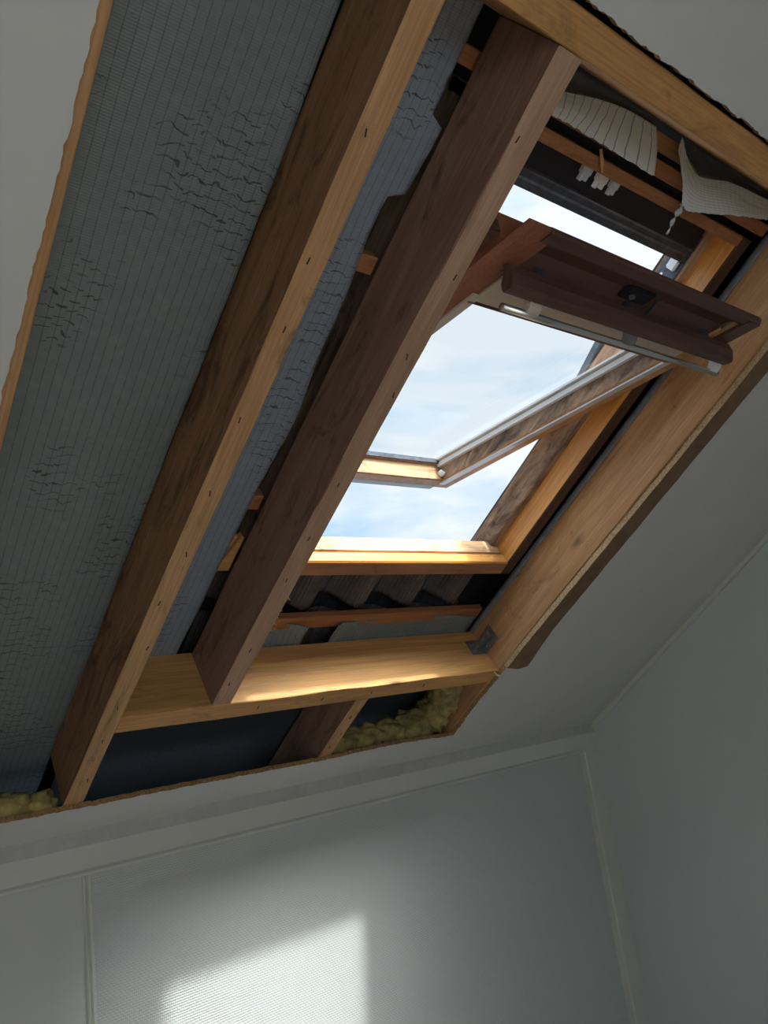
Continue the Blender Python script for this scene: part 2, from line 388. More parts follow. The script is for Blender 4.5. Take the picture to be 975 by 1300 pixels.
# knee wall (woven paper right of the joint, smooth panel left of it)
def wbox(name, x0, x1, y0, y1, z0, z1, mat, bev=0.0, kind='structure', label=None, cat=None):
    bm = B(); box(bm, x0, x1, y0, y1, z0, z1, bev); o = put(name, bm, mat, frame=WORLD, origin=(x0, y0, z0)); tag(o, label, cat, kind=kind); return o
wbox('wall_front', .693, UG + .05, YK, YK + .06, -CZ, -.29, 'weave', label='low wall under the slope, covered in woven textured paper', cat='wall')
wbox('wall_front_left', UL - .05, .690, YK - .004, YK + .06, -CZ, -.29, 'panel', label='smooth painted wall section left of the vertical joint', cat='wall')
# joint trim
bm = B(); prism_z(bm, [(.680, YK + .0), (.680, YK - .010), (.684, YK - .014), (.688, YK - .010), (.690, YK - .006), (.694, YK - .013), (.700, YK - .013), (.703, YK - .006), (.703, YK)], -CZ, -.318)
t_ = put('trim_2', bm, 'trim', frame=WORLD, origin=(.69, YK, -CZ)); tag(t_, 'thin vertical joint moulding between smooth panel and textured wall', 'moulding', kind='structure')
# frieze board with its bevelled caulked top and a bead below
bm = B(); prism_x(bm, [(2.119, -.2495), (2.119, -.305), (2.17, -.305), (2.17, -.2495)], UL, UG)
t_ = put('trim_3', bm, 'trim', frame=WORLD); tag(t_, 'white frieze board along the top of the low wall', 'board', kind='structure')
bm = B(); prism_x(bm, [(2.112, -.2105), (2.1155, -.225), (2.119, -.2495), (2.15, -.2495), (2.15, -.23)], UL, UG)
for v_ in bm.verts: pass
t_ = put('trim_4', bm, 'caulk', frame=WORLD); tag(t_, 'grey caulked chamfer between ceiling and frieze board', 'chamfer', kind='structure')
bm = B(); prism_x(bm, [(2.116, -.3075), (2.112, -.311), (2.112, -.3145), (2.116, -.318), (2.17, -.318), (2.17, -.3055), (2.118, -.3055)], UL, 2.705)
t_ = put('trim_5', bm, 'trim', frame=WORLD); tag(t_, 'narrow white bead under the frieze board', 'moulding', kind='structure')
# corner post
bm = B(); prism_z(bm, [(2.717, YK), (2.717, 2.129), (2.721, 2.124), (UG, 2.124), (UG, YK)], -CZ, -.2495)
t_ = put('trim_6', bm, 'trim', frame=WORLD, origin=(2.717, YK, -CZ)); tag(t_, 'flat white corner batten where low wall meets gable wall', 'moulding', kind='structure')
# strip between ceiling and gable
bm = B(); rbox(bm, 2.783, UG, -1.90, vr, CT - .018, CT, .003)
t_ = put('trim_7', bm, 'trim', frame=ROOF, origin=(2.79, 1.9, CT)); tag(t_, 'thin white strip along the join of ceiling and gable wall', 'moulding', kind='structure')
# gable wall, left wall, back wall with an added opening for fill light, floor
GP = [(YB - .1, -CZ), (2.36, -CZ), (2.36, .02), (YB - .1, .02 + (2.36 - YB + .1) * sp / cp)]
bm = B(); prism_x(bm, GP, UG, UG + .1); o = put('wall_right', bm, 'gable', frame=WORLD, origin=(UG, 0, -CZ)); tag(o, 'plain white gable wall at the right', 'wall', kind='structure')
bm = B(); prism_x(bm, GP, UL - .1, UL); o = put('wall_left', bm, 'gable', frame=WORLD, origin=(UL, 0, -CZ)); tag(o, 'plain white wall at the far left of the room', 'wall', kind='structure')
bm = B()
for a in ((UL, UG, -CZ, -.80), (UL, UG, .35, 2.6), (UL, -.9, -.80, .35), (.5, UG, -.80, .35)): box(bm, a[0], a[1], YB - .1, YB, a[2], a[3])
o = put('wall_back', bm, 'gable', frame=WORLD, origin=(0, YB, -CZ)); tag(o, 'white wall behind the viewer with an added opening for the fill light', 'wall', kind='structure')
wbox('floor', UL, UG, YB, YK + .06, -CZ - .05, -CZ, 'floor', label='wooden floor of the attic room', cat='floor')
# outer covering over battens and tiles, with the window opening, and added unseen light-blocking boards at eaves, ridge and verges
o = holed_plate('roof_covering', [(UL - .1, -2.35), (UG + .1, -2.35), (UG + .1, vr + .1), (UL - .1, vr + .1)], [(.93, -1.25), (1.835, -1.25), (1.835, -.03), (.93, -.03)], .315, .345, ['covering'])
tag(o, 'dark underside of the roof covering above the rafters', 'roof')
bm = B(); rbox(bm, UL - .1, UG + .1, -2.36, -2.33, -.35, .345); o = put('eaves_light_stop', bm, 'covering', frame=ROOF, origin=(0, 2.34, 0)); tag(o, 'added dark board keeping light out of the roof void at the eaves', 'board', kind='structure')
bm = B(); rbox(bm, UL - .1, UG + .1, vr, vr + .1, -.1, .345); o = put('ridge_light_stop', bm, 'covering', frame=ROOF, origin=(0, -vr, 0)); tag(o, 'added board keeping light out of the roof void at the ridge', 'board', kind='structure')

# ================================================================== RAFTERS AND TRIMMERS
def staples(parent, pts, axis='v'):
    for u, v, n in pts:
        bm = B(); a = random.uniform(-.35, .35); d = Vector((math.sin(a), -math.cos(a), 0)) * .0052
        p = Vector((u, -v, n - .0012)); tube(bm, [p - d + Vector((0, 0, .002)), p - d, p + d, p + d + Vector((0, 0, .002))], .0011, 6)
        put('staple', bm, 'staple', parent)
def timber(name, args, mat, label, cat='beam', group=None, side=None):
    bm = B(); beam(bm, *args[:6], **args[6]); u0, u1, v0, v1, n0, n1 = args[:6]
    bmesh.ops.recalc_face_normals(bm, faces=bm.faces)
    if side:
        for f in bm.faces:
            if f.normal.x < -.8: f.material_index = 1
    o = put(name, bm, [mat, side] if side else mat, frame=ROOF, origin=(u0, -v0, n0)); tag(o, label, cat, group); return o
ND = .165
r0 = timber('rafter', (.232, .279, -2.25, 2.6, 0, ND, dict(seed=1)), 'pine_y', 'rafter at the far left, mostly hidden behind the ceiling edge', 'rafter')
r1 = timber('rafter', (.606, .652, -1.775, 1.9, 0, ND, dict(bow=.012, seed=2, rough=.002)), 'pine_y', 'long pine rafter between grey membrane bay and narrow blue-grey bay, leftmost whole rafter', 'rafter', side='pine_old_shaded')
staples(r1, [(.645 + random.uniform(-.02, .004), -1.70 + k * .155 + random.uniform(-.03, .03), 0) for k in range(11)])
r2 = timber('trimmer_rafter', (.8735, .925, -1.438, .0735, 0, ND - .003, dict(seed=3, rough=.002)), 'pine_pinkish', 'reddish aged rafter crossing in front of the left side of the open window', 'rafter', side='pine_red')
staples(r2, [(.90 + random.uniform(-.015, .015), -1.38 + k * .16 + random.uniform(-.05, .05), 0) for k in range(9)])
r3 = timber('trimmer_rafter', (1.886, 1.932, -2.25, 2.6, 0.001, ND + .004, dict(seed=4, rough=.0015)), 'pine_y', 'wide-faced pale pine rafter along the right side of the window', 'rafter')
# lean r3 slightly: right-hand trimmer is not quite parallel
for v_ in r3.data.vertices:
    vv = -(v_.co.y + 2.25); v_.co.x += .030 * max(-.3, (vv + 1.45)) / 1.45
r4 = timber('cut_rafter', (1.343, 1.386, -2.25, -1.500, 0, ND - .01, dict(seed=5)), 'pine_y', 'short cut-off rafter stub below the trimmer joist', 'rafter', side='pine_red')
staples(r4, [(1.362, -1.58, 0), (1.370, -1.66, 0), (1.358, -1.72, 0)])
jo = timber('trimmer_joist', (.655, 1.886, -1.500, -1.4405, 0, .168, dict(axis='u', seed=6, rough=.0015)), 'pine_x', 'pale pine trimmer joist under the window, sunlit along its lower part', 'beam')
for k in range(5): pass
staples(jo, [(1.02 + .19 * k + random.uniform(-.03, .03), -1.47, 0) for k in range(4)])
hd = timber('header_beam', (.655, 1.93, .0755, .1265, 0, .165, dict(axis='u', seed=7, rough=.0015)), 'pine_x', 'pine header beam across the top of the opening', 'beam')

# light splinters along the lower edge of the trimmer rafter
def splinter(parent, p, d, L, r, mat='pine_y'):
    bm = B(); p = Vector(p); d = Vector(d).normalized(); side = Vector((0, 0, 1)).cross(d) * r
    tube(bm, [p, p + d * L * .5 + side, p + d * L], r, 5, [r, r * .8, r * .1]); put('splinter', bm, mat, parent)
for k in range(9):
    v = -1.27 + k * .024 + random.uniform(-.01, .01); splinter(r2, (.925, -v, .004), (random.uniform(.2, .8), random.uniform(-1, 1), -.5), random.uniform(.006, .014), .0016)

# ================================================================== UNDERLAY
def membrane(name, u0, u1, v0, v1, sag, mat, label, base=ND + .004, nu=24, nv=90, edge=None, seed=0):
    bm = B(); P = []
    for i in range(nv + 1):
        row = []; v = v0 + (v1 - v0) * i / nv
        ue = u1 + (edge(v) if edge else 0)
        for j in range(nu + 1):
            t = j / nu; u = u0 + (ue - u0) * t
            z = base - sag * math.sin(pi * t) * (.7 + .6 * noise.noise(Vector((v * 1.7, seed, 1)))) + .006 * noise.noise(Vector((u * 9, v * 5, seed))) + .0016 * noise.noise(Vector((u * 40, v * 40, seed)))
            row.append((u, -v, z))
        P.append(row)
    sheet(bm, P); o = put(name, bm, mat, frame=ROOF, origin=(u0, -v0, base), smooth=True); solid(o, .0015)
    tag(o, label, 'roofing underlay'); return o
membrane('roof_underlay', .279, .609, -2.3, 1.2, .006, 'membrane', 'large grey ribbed underlay sheet left of the long rafter', base=ND - .012, nu=34, nv=200, seed=1)
def e2(v):
    return .012 * noise.noise(Vector((v * 5, 4, 2))) + .018 * noise.noise(Vector((v * 1.9, 8, 2))) + (.03 if -.23 < v < -.10 else 0)
membrane('roof_underlay', .652, .842, -1.47, 1.2, .003, 'membrane2', 'narrow blue-grey underlay strip between the two left rafters, cut along its right edge', base=ND + .002, nu=18, nv=200, edge=e2, seed=5)
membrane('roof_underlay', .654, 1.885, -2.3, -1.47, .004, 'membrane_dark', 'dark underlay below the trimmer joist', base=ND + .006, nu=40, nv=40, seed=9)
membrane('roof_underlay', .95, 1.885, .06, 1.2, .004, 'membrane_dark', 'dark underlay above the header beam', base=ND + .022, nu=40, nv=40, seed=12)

# crumpled cut ends of underlay on top of the joist
def crumple(u0, u1, hgt, label, seed):
    bm = B(); P = []
    for i in range(9):
        t = i / 8; row = []
        for j in range(25):
            s = j / 24; u = u0 + (u1 - u0) * s
            env = math.sin(pi * min(1, s * 1.05)) ** .6
            v = -1.455 - .0 + .085 * t - .02 * math.sin(t * pi)
            z = .170 + (hgt * env * math.sin(t * pi * .62 + .1)) + .006 * noise.noise(Vector((u * 22, t * 3, seed)))
            row.append((u, -(v + .008 * noise.noise(Vector((u * 14, t * 4, seed + 5)))), z))
        P.append(row)
    sheet(bm, P); o = put('torn_underlay', bm, 'membrane', frame=ROOF, origin=(u0, 1.455, .17), smooth=True); solid(o, .0015)
    tag(o, label, 'roofing underlay')
crumple(.94, 1.20, .020, 'crumpled grey underlay scrap on the joist beside the aged rafter', 3)
crumple(1.30, 1.86, .018, 'long crumpled underlay edge on the joist towards the right rafter', 11)
# grey felt turned up along the right-hand trimmer rafter
bm = B(); P = []
for i in range(70):
    v = -1.47 + 1.50 * i / 69; lean = .030 * (v + 1.45) / 1.45; wv2 = .002 * noise.noise(Vector((v * 9, 1, 1)))
    P.append([(1.884 + lean - .0035 + wv2, -v, .156 + .004 * noise.noise(Vector((v * 5, 2, 2)))), (1.884 + lean - .003 + wv2, -v, .172), (1.889 + lean, -v, .182)])
sheet(bm, P); o = put('felt_strip', bm, 'felt', frame=ROOF, origin=(1.884, 1.47, .16), smooth=True); solid(o, .002)
tag(o, 'narrow grey felt edge running along the top of the right rafter', 'felt strip')

# ------------------------------------------------------------------ tiles, battens
def tile(u0, v0, v1, base, drop, ph, amp=.064):
    bm = B(); P = []
    for i in range(13):
        v = v0 + (v1 - v0) * i / 12; row = []
        for j in range(21):
            u = u0 + .188 * j / 20
            t = (j / 20)
            z = base - amp * (math.cos(2 * pi * (t - .5)) * .5 + .5) ** 1.25 + drop * (i / 12)
            row.append((u, -v, z))
        P.append(row)
    sheet(bm, P); o = put('roof_tile', bm, 'tile_rib', frame=ROOF, origin=(u0, -v0, base), smooth=True); solid(o, .009); return o
m, nt = nt_new('ribbed_dark_tile'); g = G(nt); v = g.coord(); sx = nt.nodes.new('ShaderNodeSeparateXYZ'); g.l(v, sx.inputs[0])
rb = g.math('SINE', g.math('MULTIPLY', sx.outputs[0], 2 * pi / .008))
g.out(g.ramp(g.noise(v, 16, 5), [(.3, (.075, .062, .06)), (.7, (.17, .145, .14))]), .7, bump=rb, bstr=.5, bdist=.002); M_['tile_rib'] = m
pos = ['beside the aged rafter', 'second from the aged rafter', 'third from the aged rafter', 'next to the right rafter', 'touching the right rafter']
for k in range(5):
    o = tile(.912 + .190 * k, -1.352, -1.172, .282, .004, 0); tag(o, 'dark wavy roof tile seen from below the sill, %s' % pos[k], 'roof tile', 'wavy tiles under the window sill')
pos2 = ['leftmost', 'second from left', 'middle', 'second from right', 'rightmost']
for k in range(5):
    o = tile(.912 + .190 * k, -1.70, -1.395, .246, .02, 0, .04); tag(o, 'dark roof tile lying lower behind the red batten, %s of its row' % pos2[k], 'roof tile', 'lower tiles behind the batten')
def batten(u0, u1, v0, v1, n0, n1, mat, label, seed=0):
    bm = B(); beam(bm, u0, u1, v0, v1, n0, n1, axis='u', seed=seed, rough=.001)
    o = put('roof_batten', bm, mat, frame=ROOF, origin=(u0, -v0, n0)); tag(o, label, 'batten'); return o
bb = batten(.93, 1.884, -1.392, -1.347, .183, .205, 'pine_red_x', 'reddish wooden batten below the wavy tiles', 21)
for k in range(3): splinter(bb, (1.10 + .05 * k, 1.383, .183), (1, .3, -.15), .012, .002)
batten(.845, 1.90, -.012, .018, .172, .196, 'pine_red_x', 'thin batten just above the window head', 22)
batten(1.0, 1.90, .030, .062, .192, .22, 'pine_x', 'pale batten behind the hanging underlay flaps', 23)
batten(.80, .872, -.965, -.925, .170, .20, 'pine_red_x', 'short batten end in the gap left of the aged rafter', 24)
batten(.80, .872, -.385, -.350, .170, .20, 'pine_red_x', 'small batten end high in the gap left of the aged rafter', 25)
bm = B(); prism_z(bm, [(.80, 1.155), (.832, 1.155), (.856, 1.045), (.835, 1.04)], .172, .188); o = put('packing_wedge', bm, 'pine_x', frame=ROOF, origin=(.82, 1.1, .175)); tag(o, 'pale tapered wood wedge beside the underlay edge, larger left half', 'wedge')
bm = B(); prism_z(bm, [(.838, 1.155), (.873, 1.155), (.873, 1.05), (.866, 1.045)], .172, .188); o = put('packing_wedge', bm, 'pine_x', frame=ROOF, origin=(.85, 1.1, .175)); tag(o, 'pale tapered wood wedge touching the aged rafter, right half', 'wedge')

# ================================================================== WINDOW FRAME
W1 = empty('window_1', ROOF, (1.387, 1.10, .17)); tag(W1, 'open centre-pivot roof window with weathered orange timber frame', 'roof window', kind='structure')
UI, UO = 1.825, 1.868          # right jamb, room side
LI, LO = .949, .906
FB, FT = -1.171, -.030
def jamb(inner, outer, sgn, name):
    # stepped profile in (u, n)
    prof = [(outer, .17), (inner + sgn * .003, .17), (inner, .173), (inner, .238), (inner - sgn * .022, .240), (inner - sgn * .026, .244), (inner - sgn * .026, .312), (outer, .312)]
    bm = B(); prism_y(bm, prof, -FT, -FB)
    bmesh.ops.recalc_face_normals(bm, faces=bm.faces)
    for f in bm.faces:
        zc = f.calc_center_median().z
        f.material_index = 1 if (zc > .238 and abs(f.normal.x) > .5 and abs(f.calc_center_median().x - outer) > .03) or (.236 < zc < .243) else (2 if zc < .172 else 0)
    return put(name, bm, ['orange_y', 'weather_y', 'dark_wood'], W1, ROOF)
jamb(UI, UO, 1, 'frame_jamb'); jamb(LI, LO, -1, 'frame_jamb')
# sill: stepped
bm = B(); prof = [(FB, .17), (-1.127, .17), (-1.122, .174), (-1.120, .203), (-1.127, .206), (-1.127, .209), (-1.119, .212), (-1.119, .262), (-1.125, .268), (FB, .268)]
prism_x(bm, [(-v, n) for v, n in prof], LO, UI + .001); bmesh.ops.recalc_face_normals(bm, faces=bm.faces)
for f in bm.faces:
    c = f.calc_center_median(); f.material_index = 1 if c.z > .209 else (2 if c.z < .1705 else 0)
M_['sill_under'] = wood('reddish_sill_underside', (.34, .15, .07), (.50, .26, .13), 'x', 0, .1, seed=2)
put('frame_sill', bm, ['orange_x', 'weather_x', 'sill_under'], W1, ROOF)
bm = B(); rbox(bm, LO, UO, -.056, -.031, .170, .25, .002); put('frame_head', bm, 'pine_red_x', W1, ROOF)
bm = B(); rbox(bm, LO, UO, -.112, -.02, .252, .262, .001); put('head_casing', bm, 'black', W1, ROOF)
bm = B(); P = [(-.108, .250), (-.112, .243), (-.118, .249), (-.128, .246), (-.134, .249), (-.149, .247), (-.149, .262), (-.108, .262)]
prism_x(bm, [(-v, n) for v, n in P], LI, UI - .02); put('brush_seal', bm, 'darkmetal', W1, ROOF)
bm = B(); rbox(bm, LO - .05, UO + .01, -1.44, -1.156, .2905, .2925); rbox(bm, LO - .05, UO + .01, -1.178, -1.1715, .262, .2905); put('light_stop_apron', bm, 'darkmetal', W1, ROOF)  # added sheet below the sill that stops sun leaking in
# white clips hanging from the head
for k, (u, wd) in enumerate(((1.255, .030), (1.305, .034), (1.352, .026))):
    bm = B(); rbox(bm, u, u + wd, -.072, -.052, .200, .212, .002); rbox(bm, u + .004, u + .012, -.086, -.070, .200, .210, .001); rbox(bm, u + wd - .012, u + wd - .004, -.083, -.070, .200, .210, .001)
    put('spring_clip', bm, 'whiteplastic' if k == 1 else 'gasket', W1, ROOF)
# pivot plates with fixings, one on each jamb
for sx_, uu in ((1, UI - .0265), (-1, LI + .0265)):
    bm = B(); x0, x1 = (uu - .003, uu) if sx_ > 0 else (uu, uu + .003)
    rbox(bm, x0, x1, -.235, -.075, .246, .300, .001); hp = put('pivot_plate', bm, 'darkmetal', W1, ROOF)
    bm = B(); rbox(bm, min(x0, x0 - sx_ * .012), max(x0, x0 - sx_ * .012), -.178, -.150, .255, .283, .003); put('slide_block', bm, 'whiteplastic', hp, ROOF)
    for (v, n) in ((-.10, .262), (-.125, .285), (-.205, .256), (-.215, .27), (-.198, .285)):
        bm = B(); cyl(bm, (x0 if sx_ > 0 else x1, -v, n), (-sx_, 0, 0), .0045, .003, 10); put('screw_head', bm, 'chrome', hp, ROOF)

# ================================================================== SASH (pivoted open)
SL, SR, ST = .974, 1.805, 1.095
def sb(x0, x1, w0, w1, h0, h1, bev=0.0, bm=None):
    bm = bm or B(); return box(bm, x0, x1, -w1, -w0, h0, h1, bev)
# stiles and rails are one glued frame
bm = B()
def stile(xi, xo, sgn):
    prof = [(xo, .006), (xo - sgn * .014, 0), (xi + sgn * .004, 0), (xi, .004), (xi, .046), (xi - sgn * .006, .048), (xi - sgn * .006, .072), (xo, .072)]
    prism_y(bm, prof, -1.03, 0)
    prism_y(bm, [(xo, .006), (xo - sgn * .014, 0), (xi + sgn * .004, 0), (xi, .008), (xo, .008)], -ST, -1.0301)
stile(1.722, SR, 1); stile(1.057, SL, -1)
prism_x(bm, [(-w_, h_) for w_, h_ in [(0, .006), (.006, 0), (.052, 0), (.055, .003), (.055, .054), (.060, .056), (.060, .072), (0, .072)]], 1.056, 1.723)
bmesh.ops.recalc_face_normals(bm, faces=bm.faces)
for f in bm.faces:
    c = f.calc_center_median()
    if abs(c.x - 1.722) < .008 and .003 < c.z < .06: f.material_index = 1
    elif -.064 < c.y < -.05 and .002 < c.z < .06: f.material_index = 2
    elif c.x < 1.0 : f.material_index = 3
    elif 1.1 < c.x < 1.7: f.material_index = 2 if c.z > .001 else 0
    elif c.x > 1.7 : f.material_index = 0
    else: f.material_index = 3
M_['tan_y'] = wood('tan_varnished_sash', (.45, .22, .08), (.68, .40, .19), 'y', 0, .08, rough=.4, seed=7)
sash = put('sash', bm, ['tan_y', 'weather_y', 'weather_x', 'redbrown_y'], W1, SASH)
# aluminium strips
bm = B(); sb(1.727, 1.752, .03, .90, -.004, .0015, .001, bm); put('gasket_strip', bm, 'gasket', sash, SASH)
bm = B(); sb(1.030, 1.054, .0, .90, -.004, .0015, .001, bm); put('gasket_strip', bm, 'cream', sash, SASH)
bm = B(); prism_y(bm, [(1.712, .047), (1.7225, .045), (1.7225, .059), (1.712, .061)], -.90, -.055); put('glazing_bead', bm, 'whiteplastic', sash, SASH)
bm = B(); prism_y(bm, [(1.704, .066), (1.716, .064), (1.716, .071), (1.704, .072)], -.90, -.055); put('glazing_bead', bm, 'whiteplastic', sash, SASH)
bm = B(); sb(1.063, 1.716, .060, .066, .056, .070, 0, bm); put('glazing_bead', bm, 'darkmetal', sash, SASH)
bm = B(); sb(1.05, 1.722, .055, .90, .073, .079, 0, bm); put('glass_pane', bm, 'glass', sash, SASH)
# white putty lump at the lower right corner
bm = B(); bmesh.ops.create_icosphere(bm, subdivisions=3, radius=.011)
for v_ in bm.verts:
    v_.co = Vector((v_.co.x * .8, v_.co.y * 1.3, v_.co.z)) * (1 + .5 * noise.noise(v_.co * 90)) + Vector((1.716, -.064, .022))
put('filler_lump', bm, 'whiteplastic', sash, SASH, smooth=True)
# top rail: cream panel, brown flap housing with dark recess
bm = B(); sb(1.045, 1.735, .880, .972, -.002, .060, .002, bm); put('cream_panel', bm, 'cream', sash, SASH)
bm = B(); sb(1.036, 1.745, .874, .881, -.004, .006, .001, bm); put('panel_bead', bm, 'redbrown_x', sash, SASH)
bm = B()
prism_x(bm, [(-w_, h_) for w_, h_ in [(.970, .0), (.985, -.006), (1.000, .004), (1.030, .014), (1.058, .004), (1.070, -.004), (1.0935, -.004), (1.097, 0), (1.096, .008), (1.03, .045), (.970, .05)]], 1.030, 1.790)
put('top_rail', bm, 'redbrown_x', sash, SASH)
bm = B(); sb(1.745, 1.803, .972, 1.090, -.007, .01, .004, bm); put('rail_end_block', bm, 'redbrown_x', sash, SASH)
# ventilation flap bar standing off the rail
bm = B(); prism_x(bm, [(-w_, h_) for w_, h_ in [(.978, -.047), (.980, -.054), (.999, -.056), (1.004, -.050), (1.010, -.030), (1.006, -.010), (.994, -.006), (.990, -.024), (.980, -.036)]], 1.012, 1.800)
fb = put('ventilation_flap', bm, 'redbrown_x', sash, SASH)
for v_ in fb.data.vertices: pass
for x0 in (1.09, 1.375, 1.68):
    bm = B(); sb(x0, x0 + .03, .984, 1.006, -.012, .012, .002, bm); put('flap_arm', bm, 'darkmetal', fb, SASH)
# lock case in the recess
bm = B(); sb(1.34, 1.43, 1.010, 1.048, .001, .016, .003, bm); lk = put('lock_case', bm, 'black', sash, SASH)
bm = B(); tube(bm, [(1.43, -1.045, -.006), (1.436, -1.02, -.014), (1.440, -.995, -.016), (1.433, -.985, -.010)], .0045, 8); put('latch_hook', bm, 'darkmetal', lk, SASH)
bm = B(); cyl(bm, (1.36, -1.03, -.003), (0, 0, -1), .006, .006, 12); put('latch_stud', bm, 'greymetal', lk, SASH)
# handle bar
bm = B(); tube(bm, [(1.030, -.956, -.064), (1.2, -.956, -.064), (1.5, -.956, -.064), (1.800, -.956, -.064)], .0075, 12); hb = put('handle_bar', bm, 'chrome', sash, SASH, smooth=True)
for x0, mt in ((1.088, 'cream'), (1.40, 'greymetal'), (1.755, 'whiteplastic')):
    bm = B(); prism_x(bm, [(-w_, h_) for w_, h_ in [(.948, -.060), (.962, -.068), (.975, -.060), (.990, -.030), (.975, -.030), (.962, -.055)]], x0, x0 + .034)
    put('handle_bracket', bm, mt, hb, SASH)
# outer cladding and lower drip flashing
bm = B(); sb(.90, .974, .975, 1.036, .020, .050, .003, bm); put('side_cladding', bm, 'redbrown_x', sash, SASH)
bm = B(); sb(.99, 1.742, -.030, -.001, .004, .009, .001, bm); put('drip_flashing', bm, 'greymetal', sash, SASH)

# ================================================================== SMALL THINGS
# steel angle bracket in the joist corner
br = empty('angle_bracket', ROOF, (1.86, 1.44, .06)); tag(br, 'small galvanised steel angle bracket with screws where joist meets right rafter', 'bracket')
lean = 0
bm = B(); rbox(bm, 1.822, 1.884, -1.4405, -1.4385, .070, .128, .0008); put('bracket_plate', bm, 'galv', br, ROOF)
bm = B(); rbox(bm, 1.8822, 1.8842, -1.4395, -1.365, .070, .128, .0008); put('bracket_plate', bm, 'galv', br, ROOF)
for p, d in (((1.838, 1.4385, .085), (0, -1, 0)), ((1.838, 1.4385, .113), (0, -1, 0)), ((1.862, 1.4385, .099), (0, -1, 0)), ((1.8822, 1.42, .085), (-1, 0, 0)), ((1.8822, 1.385, .085), (-1, 0, 0)), ((1.8822, 1.385, .113), (-1, 0, 0)), ((1.8822, 1.42, .113), (-1, 0, 0))):
    bm = B(); cyl(bm, p, d, .0038, .0022, 10); put('screw_head', bm, 'chrome', br, ROOF)
# wisp of cord at the corner
bm = B(); tube(bm, [(1.868, 1.445, -.002), (1.876, 1.45, -.012), (1.884, 1.446, -.018), (1.893, 1.452, -.022), (1.90, 1.449, -.020)], .003, 7, [.002, .003, .0032, .003, .0012])
o = put('cord_scrap', bm, 'rope', frame=ROOF, origin=(1.87, 1.445, 0), smooth=True); tag(o, 'pale frayed scrap of cord at the corner of joist and ceiling edge', 'cord')

# mineral wool
def wool(name, pts, label, seed):
    """pts: list of (u, v, n, ru, rv, rn) lobes merged to one ragged clump"""
    bm = B()
    for k, (u, v, n, a, b, c) in enumerate(pts):
        r = bmesh.ops.create_icosphere(bm, subdivisions=4, radius=1)
        for v_ in r['verts']:
            p = v_.co.copy(); q = 1 + .28 * noise.fractal(p * 2.2 + Vector((seed + k, 0, 0)), 1.0, 2.0, 4) + .10 * noise.noise(p * 14 + Vector((k, 0, 0)))
            v_.co = Vector((u + p.x * a * q, -v + p.y * b * q, n + p.z * c * q))
    # loose tufts
    for k in range(150):
        u, v, n, a, b, c = random.choice(pts); th = random.uniform(0, 2 * pi); ph = random.uniform(-1, 1); s = math.sqrt(1 - ph * ph)
        p = Vector((u + a * s * math.cos(th), -v + b * s * math.sin(th), n + c * ph)); d = Vector((random.gauss(0, 1), random.gauss(0, 1), random.gauss(0, 1))).normalized() * random.uniform(.006, .018)
        e = Vector((random.gauss(0, 1), random.gauss(0, 1), random.gauss(0, 1))).normalized() * .006
        tube(bm, [p, p + d * .6 + e * .6, p + d], .0012, 4, [.0016, .001, .0004])
    o = put(name, bm, 'wool', frame=ROOF, origin=(pts[0][0], -pts[0][1], pts[0][2]), smooth=True); tag(o, label, 'insulation'); return o
wool('mineral_wool', [(1.46, -1.80, .045, .08, .05, .04), (1.56, -1.80, .05, .08, .05, .045), (1.66, -1.80, .055, .08, .05, .05), (1.76, -1.79, .06, .08, .055, .055), (1.835, -1.74, .07, .045, .07, .06), (1.84, -1.66, .075, .04, .07, .06), (1.84, -1.60, .09, .035, .05, .05)],
     'tuft of yellow mineral wool in the corner below the trimmer joist', 3)
wool('mineral_wool', [(.33, -1.80, .03, .05, .05, .035), (.41, -1.79, .035, .06, .055, .035), (.49, -1.80, .03, .06, .05, .035), (.56, -1.80, .025, .04, .05, .03)],
     'dull yellow mineral wool at the lower left end of the large underlay bay', 8)

# hanging underlay flaps above the window
def flapsheet(ctrl, label, nu=40, nv=26, seed=0, swap=False):
    """ctrl rows of (u, v, n); bicubic-ish (Catmull-Rom) interpolation"""
    def cr(p, t):
        n = len(p) - 1; s = min(t * n, n - 1e-6); i = int(s); f = s - i
        a, b, c, d = (Vector(p[max(0, i - 1)]), Vector(p[i]), Vector(p[i + 1]), Vector(p[min(n, i + 2)]))
        return .5 * ((2 * b) + (c - a) * f + (2 * a - 5 * b + 4 * c - d) * f * f + (3 * b - a - 3 * c + d) * f ** 3)
    P = []
    for i in range(nv + 1):
        P.append([])
        for j in range(nu + 1):
            row = [cr(r, j / nu) for r in ctrl]; q = cr(row, i / nv)
            q = q + Vector((0, 0, 1)) * .0025 * noise.noise(Vector((j * .35, i * .3, seed)))
            if i == nv: q = q + Vector((0, 1, 0)) * random.uniform(-.0015, .0015)
            P[-1].append((q.x, -q.y, q.z))
    if swap: P = [list(r) for r in zip(*P)]
    bm = B(); sheet(bm, P, uv=True); c = P[0][0]
    o = put('hanging_underlay', bm, 'flap', frame=ROOF, origin=c, smooth=True, recalc=False); solid(o, .0012); tag(o, label, 'roofing underlay'); return o
M_['greyfold'] = simple('grey_underlay_face', (.085, .092, .10), .7, var=.2, scale=25)
f1 = flapsheet([[(1.0, .022, .155), (1.066, .031, .155), (1.148, .049, .155), (1.232, .060, .155), (1.323, .062, .155)],
                [(1.0, .005, .146), (1.066, .010, .143), (1.140, .022, .143), (1.231, .033, .146), (1.348, .034, .146)],
                [(1.0, -.006, .132), (1.056, -.008, .130), (1.122, -.008, .130), (1.229, -.010, .128), (1.364, -.012, .126)]],
               'left hanging flap of pale blue-striped underlay, square cut', seed=2)
